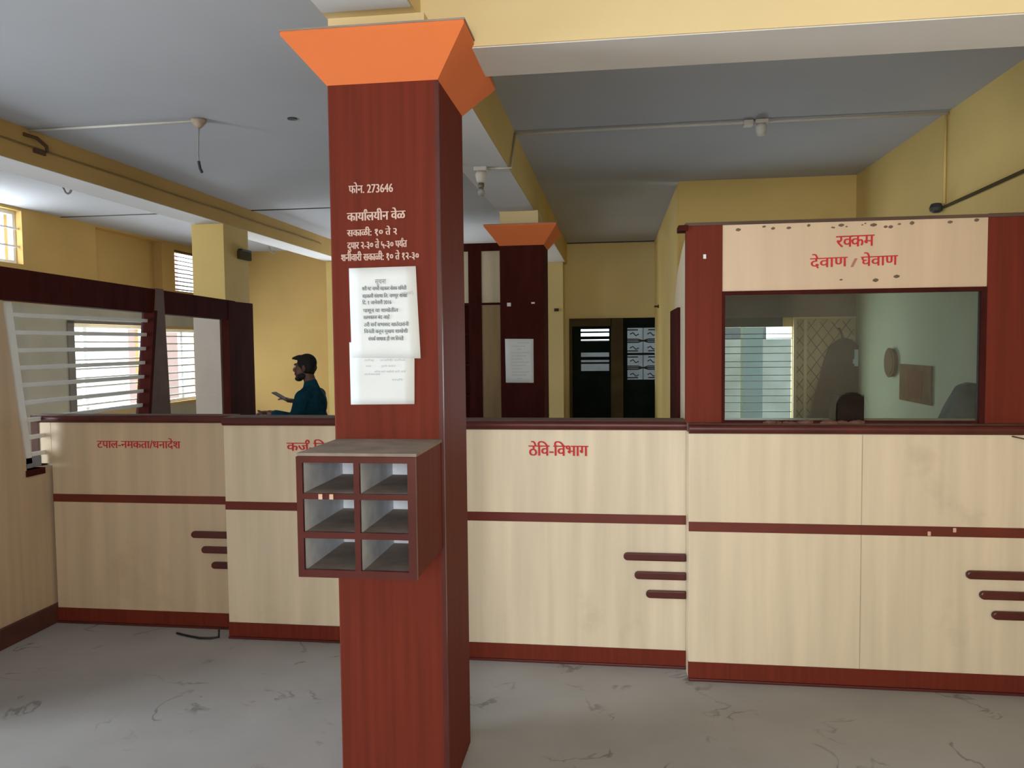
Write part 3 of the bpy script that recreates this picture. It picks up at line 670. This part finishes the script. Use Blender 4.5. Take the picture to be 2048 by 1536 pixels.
# cupboard / partition seen between the pillars
cp = thing('wall_cupboard', 'tall dark maroon and cream cupboard unit behind the farther pillar', 'cupboard', (-1.8, 8.6, 0))
finish('top_bar', B((-2.45, -1.16, 8.46, 8.9, 2.625, 2.71)), DARKRED, cp)
finish('carcass', B((-2.45, -2.40, 8.5, 8.9, 0, 2.625), (-1.19, -1.16, 8.5, 8.9, 0, 2.625), (-2.40, -1.19, 8.86, 8.9, 0, 2.625)), DARKRED, cp)
finish('stile', B((-1.60, -1.455, 8.47, 8.54, 0, 2.625)), DARKRED, cp)
finish('cream_panel', B((-1.455, -1.19, 8.49, 8.51, 2.055, 2.625)), CREAM, cp)
finish('cream_panel', B((-2.40, -1.60, 8.49, 8.51, 2.055, 2.625)), CREAM, cp)
finish('rail', B((-2.40, -1.19, 8.475, 8.52, 2.03, 2.055)), DARKRED, cp)
finish('lower_panel', B((-1.455, -1.19, 8.49, 8.51, 0, 2.03)), TAN, cp)
for z in (1.0, 1.35, 1.70): finish('shelf', B((-2.40, -1.60, 8.52, 8.86, z, z + .025)), DARKRED, cp)

# ================================================================== CEILING FITTINGS
def conduit(label, pts, r=.009):
    return tag(finish('conduit', tube(bmesh.new(), pts, r, 8), PVC, smooth=True), label, 'conduit')
conduit('thin white conduit across the right ceiling between beam and wall', [(-.64, 5.14, 2.985), (.75, 5.12, 2.985), (1.0, 5.12, 2.985), (2.04, 5.12, 2.985)])
conduit('short white conduit running down the rear beam to the bulb holder', [(-.638, 5.12, 2.985), (-.635, 4.85, 2.70), (-.640, 4.80, 2.688), (-.77, 4.80, 2.688)], .007)
conduit('long pale conduit across the left ceiling to the dangling wire', [(-3.70, 4.55, 2.99), (-2.56, 4.53, 2.99)], .008)
conduit('vertical conduit painted yellow high on the right wall', [(2.04, 5.15, 2.98), (2.04, 5.15, 2.44)], .008).data.materials[0] = YEL
tag(finish('cable', tube(bmesh.new(), [(2.04, 5.15, 2.42), (2.035, 4.7, 2.425), (2.035, 4.2, 2.435), (2.035, 3.0, 2.44)], .01), OLIVE), 'dark cable running along the right wall above the cash window', 'cable')
tag(finish('junction_box', lathe(bmesh.new(), [(.02, -.03), (.035, -.02), (.04, .0), (.03, .025), (.015, .03)], (2.005, 5.18, 2.42)), DMETAL), 'small dark junction knob on the right wall above the sign board', 'junction box')
def bulb_holder(label, c, drop):
    h = thing('bulb_holder', label, 'bulb holder', c)
    finish('ceiling_block', B((c[0] - .04, c[0] + .04, c[1] - .04, c[1] + .04, c[2] - .03, c[2] - .004)), PVC, h, bevel=.006)
    finish('cup', lathe(bmesh.new(), [(.030, -.03), (.036, -.05), (.030, -.085), (.024, -.10)], c), PVC, h, smooth=True)
    if drop:
        finish('cap', lathe(bmesh.new(), [(.018, -.10), (.020, -.12), (.016, -.135)], c), mat('dull_metal_cap', (.2, .18, .14), .4, .1, metallic=.5), h, smooth=True)
        finish('bulb', lathe(bmesh.new(), [(.012, -.135), (.022, -.15), (.024, -.165), (.014, -.178)], c), mat('smoky_glass', (.35, .36, .34), .15, .05), h, smooth=True)
    return h
bulb_holder('white bulb holder with small bulb under the rear beam near the far pillar', (-.815, 4.79, 2.70), True)
hh = bulb_holder('white lamp holder on the right ceiling conduit', (.93, 5.12, 3.0), False)
tag(finish('conduit_junction', B((.82, .88, 5.09, 5.15, 2.96, 2.997)), PVC, bevel=.006), 'white conduit junction just left of the right lamp holder', 'junction box')
rr_ = thing('ceiling_rose', 'brown stained ceiling rose with a wire dangling on the left ceiling', 'ceiling rose', (-2.53, 4.53, 3.0))
finish('rose', lathe(bmesh.new(), [(.045, -.002), (.045, -.02), (.025, -.045), (.012, -.055)], (-2.53, 4.53, 3.0)), mat('stained_plastic', (.36, .28, .22), .6, .2, 30), rr_, smooth=True)
finish('wire', tube(bmesh.new(), [(-2.53, 4.53, 2.95), (-2.536, 4.53, 2.88), (-2.54, 4.53, 2.80), (-2.538, 4.53, 2.74), (-2.525, 4.53, 2.69)], .005), mat('grey_wire', (.28, .27, .26), .6, .1), rr_, smooth=True)
finish('bare_end', tube(bmesh.new(), [(-2.538, 4.53, 2.745), (-2.53, 4.53, 2.70), (-2.518, 4.53, 2.675)], .009), DMETAL, rr_)
tag(finish('ceiling_hook', tube(bmesh.new(), [(-4.59, 6.0, 2.998), (-4.585, 6.0, 2.95), (-4.56, 6.0, 2.905), (-4.54, 6.0, 2.895), (-4.52, 6.0, 2.905), (-4.495, 6.0, 2.95), (-4.485, 6.0, 2.998)], .009), mat('grey_hook_steel', (.22, .22, .24), .5, .1), smooth=True), 'grey steel fan hook hanging from the ceiling over the left bay', 'hook')
tag(finish('ceiling_hook', tube(bmesh.new(), [(-4.05, 8.75, 2.776), (-4.03, 8.75, 2.72), (-4.0, 8.75, 2.70), (-3.97, 8.75, 2.72)], .008), MATS['grey_hook_steel'], smooth=True), 'small hook under the far end of the left beam', 'hook')
tag(finish('patch', lathe(bmesh.new(), [(.03, 0), (.03, -.006), (.01, -.008)], (-1.96, 4.61, 3.0)), DMETAL), 'small dark hole cover on the ceiling left of the near pillar', 'cover')
bk = thing('beam_clamp', 'rusty curved clamp on the side of the left beam', 'clamp', (-3.69, 4.6, 2.9))
finish('hook', tube(bmesh.new(), [(-3.695, 4.50, 2.955), (-3.67, 4.58, 2.95), (-3.65, 4.64, 2.91), (-3.66, 4.66, 2.88)], .012), mat('rust', (.10, .05, .03), .8, .2), bk, smooth=True)
finish('plate', B((-3.698, -3.685, 4.58, 4.68, 2.86, 2.89)), MATS['rust'], bk)
cc = thing('column_bracket', 'dark bracket on the side of the left yellow column', 'bracket', (-3.69, 7.4, 2.54))
finish('plate', B((-3.705, -3.66, 7.30, 7.50, 2.55, 2.57)), DMETAL, cc); finish('block', B((-3.705, -3.67, 7.28, 7.52, 2.47, 2.55)), OLIVE, cc)

# ================================================================== PERSON
def ell(bm, c, r, rot=None, sub=3):
    M = Matrix.Translation(c)
    if rot: M = M @ Matrix.Rotation(rot[0], 4, rot[1])
    bmesh.ops.create_icosphere(bm, subdivisions=sub, radius=1, matrix=M @ Matrix.Diagonal((*r, 1)))
def limb(bm, pts, rs, n=14):
    for i in range(len(pts) - 1):
        a, b = Vector(pts[i]), Vector(pts[i + 1]); k = max(2, int((b - a).length / .02))
        tube(bm, [a.lerp(b, q / k) for q in range(k + 1)], [rs[i] + (rs[i + 1] - rs[i]) * q / k for q in range(k + 1)], n)
        ell(bm, b, (rs[i + 1],) * 3, sub=2)
    ell(bm, pts[0], (rs[0],) * 3, sub=2)
def vox(name, bm, m, parent, size, smooth=4):
    o = finish(name, bm, m, parent)
    r = o.modifiers.new('r', 'REMESH'); r.mode = 'VOXEL'; r.voxel_size = size; r.use_smooth_shade = True
    s = o.modifiers.new('s', 'SMOOTH'); s.iterations = smooth; s.factor = .5
    dg = bpy.context.evaluated_depsgraph_get(); dg.update()
    me = bpy.data.meshes.new_from_object(o.evaluated_get(dg)); o.modifiers.clear(); me.name = name
    for p in me.polygons: p.use_smooth = True
    o.data = me
    if not me.materials: me.materials.append(m)
    return o
py = 6.3
pe = thing('person', 'person in a dark teal shirt bending over a phone behind the left counter', 'person', (-2.56, py, 0))
# faces -X (left); x decreasing = forward
bm = bmesh.new()
hc = Vector((-2.614, py, 1.418))
ell(bm, hc + Vector((.01, 0, .028)), (.080, .070, .080))              # skull
ell(bm, hc + Vector((-.035, 0, -.035)), (.060, .060, .075), (.25, 'Y'))    # face
ell(bm, hc + Vector((-.064, 0, -.092)), (.028, .036, .028))            # chin / jaw
ell(bm, hc + Vector((-.098, 0, -.022)), (.018, .012, .022), (.5, 'Y'))      # nose
ell(bm, hc + Vector((-.088, 0, -.060)), (.014, .024, .009))            # lips
ell(bm, hc + Vector((-.078, 0, .022)), (.020, .050, .012))             # brow
for s in (1, -1): ell(bm, hc + Vector((.012, s * .074, -.012)), (.018, .010, .030))   # ears
limb(bm, [(-2.600, py, 1.37), (-2.570, py, 1.27), (-2.57, py, 1.20)], [.050, .052, .060])
ell(bm, (-2.572, py, 1.10), (.105, .175, .145)); ell(bm, (-2.565, py, .93), (.115, .155, .16)); ell(bm, (-2.56, py, .80), (.12, .17, .11))
for s in (1, -1):
    limb(bm, [(-2.56, py + s * .09, .76), (-2.575, py + s * .10, .43), (-2.55, py + s * .10, .08)], [.085, .055, .038])
    limb(bm, [(-2.54, py + s * .10, .045), (-2.67, py + s * .11, .035)], [.038, .032])
# arms: near arm (camera side) low forearm, far arm holds phone
el_n, wr_n = (-2.625, py - .22, .985), (-2.86, py - .20, 1.04)
limb(bm, [(-2.575, py - .175, 1.17), el_n, wr_n], [.050, .040, .026])
el_f, wr_f = (-2.60, py + .17, 1.02), (-2.735, py + .04, 1.108)
limb(bm, [(-2.575, py + .175, 1.17), el_f, wr_f], [.050, .038, .025])
def hand(bm, w, d, up, side, curl, L=.085):
    d = Vector(d).normalized(); up = Vector(up).normalized(); sd = Vector(side).normalized()
    pc = Vector(w) + d * .045
    for q in (-1, 0, 1): ell(bm, pc + sd * q * .02, (.036, .020, .018), sub=2)
    lens = (.9, 1.0, .95, .75)
    for k in range(4):
        base = Vector(w) + d * .075 + sd * (k - 1.5) * .019; l = L * lens[k] / 3
        pts = [base]; ang = .15
        for j in range(3):
            ang += curl; pts.append(pts[-1] + (d * math.cos(ang) - up * math.sin(ang)) * l * (1.25 - .2 * j))
        limb(bm, pts, [.0095, .009, .0085, .0075], 8)
    b = Vector(w) + d * .025 + sd * -.03
    limb(bm, [b, b + (d * .6 - sd * .8 + up * .3).normalized() * .035, b + (d * .9 - sd * .9 + up * .5).normalized() * .06], [.012, .0105, .009], 8)
hand(bm, wr_n, (-1, .05, .05), (0, 0, 1), (0, 1, 0), .38, .075)
hand(bm, wr_f, (-.85, -.1, .42), (.42, 0, .85), (0, 1, 0), .18, .07)
vox('body', bm, SKIN, pe, .005, 3)
# hair cap
bm = bmesh.new()
ell(bm, hc + Vector((.014, 0, .036)), (.084, .077, .080))
for s in (1, -1): ell(bm, hc + Vector((.030, s * .055, -.005)), (.05, .022, .05))
ell(bm, hc + Vector((-.062, 0, .082)), (.045, .045, .020), (-.25, 'Y')); ell(bm, hc + Vector((-.098, 0, .078)), (.022, .03, .011), (-.5, 'Y'))
ell(bm, hc + Vector((.040, 0, -.02)), (.044, .05, .06))
vox('hair', bm, HAIR, pe, .006, 2)
bm = bmesh.new()
ell(bm, hc + Vector((-.062, 0, -.100)), (.034, .040, .024)); ell(bm, hc + Vector((-.02, .046, -.075)), (.04, .016, .028)); ell(bm, hc + Vector((-.02, -.046, -.075)), (.04, .016, .028))
vox('beard', bm, HAIR, pe, .006, 2)
for s in (1, -1):
    bm = bmesh.new(); ell(bm, hc + Vector((-.086, s * .026, .000)), (.010, .012, .007), sub=2); finish('eye', bm, mat('eye_white', (.5, .48, .45), .3, .05), pe, smooth=True)
bm = bmesh.new()
ell(bm, (-2.572, py, 1.10), (.125, .195, .165)); ell(bm, (-2.565, py, .95), (.13, .172, .17)); ell(bm, (-2.56, py, .80), (.14, .19, .13)); ell(bm, (-2.55, py, .70), (.135, .185, .08))
for s in (1, -1): ell(bm, (-2.572, py + s * .15, 1.175), (.07, .075, .06))
limb(bm, [(-2.575, py - .175, 1.17), el_n, tuple(Vector(el_n).lerp(Vector(wr_n), .75))], [.066, .054, .042])
limb(bm, [(-2.575, py + .175, 1.17), el_f, tuple(Vector(el_f).lerp(Vector(wr_f), .35))], [.066, .052, .046])
limb(bm, [(-2.572, py, 1.275), (-2.565, py, 1.19)], [.060, .090])
vox('shirt', bm, TEAL, pe, .008, 4)
bm = bmesh.new()
for s in (1, -1): limb(bm, [(-2.56, py + s * .085, .78), (-2.575, py + s * .10, .43), (-2.55, py + s * .10, .07)], [.102, .075, .062])
vox('trousers', bm, TROU, pe, .010, 3)
bm = bmesh.new()
for s in (1, -1): ell(bm, (-2.60, py + s * .105, .04), (.13, .05, .042))
vox('shoes', bm, BLACKP, pe, .008, 2)
ph = thing('phone', 'dark flat phone held up by the person in teal', 'phone', (-2.86, py - .0, 1.15))
bm = bmesh.new(); bmesh.ops.create_cube(bm, size=1, matrix=Matrix.Translation((-2.835, py + .0, 1.160)) @ Matrix.Rotation(math.radians(29), 4, 'Y') @ Matrix.Diagonal((.17, .085, .010, 1)))
finish('phone_case', bm, BLACKP, ph, bevel=.003)

for o in list(S.objects):
    if o.parent is None and 'label' in o:
        g = {'service_counter': 'service counter sections along the hall', 'pillar': 'orange-capped square pillars', 'notice_sheet': 'paper notices pasted on the pillars',
             'ceiling_hook': 'hooks hanging from the ceiling and beam', 'bulb_holder': 'white bulb holders', 'conduit': 'surface conduits',
             'tape_scrap': 'tape scraps on the farther pillar', 'paint_chip': 'pale scraps on the pigeonhole rail', 'scrap': 'pale scraps on the red stripe',
             'curtain_bracket': 'curtain brackets beside the green doors'}.get(o.name.split('.')[0])
        if g: o['group'] = g
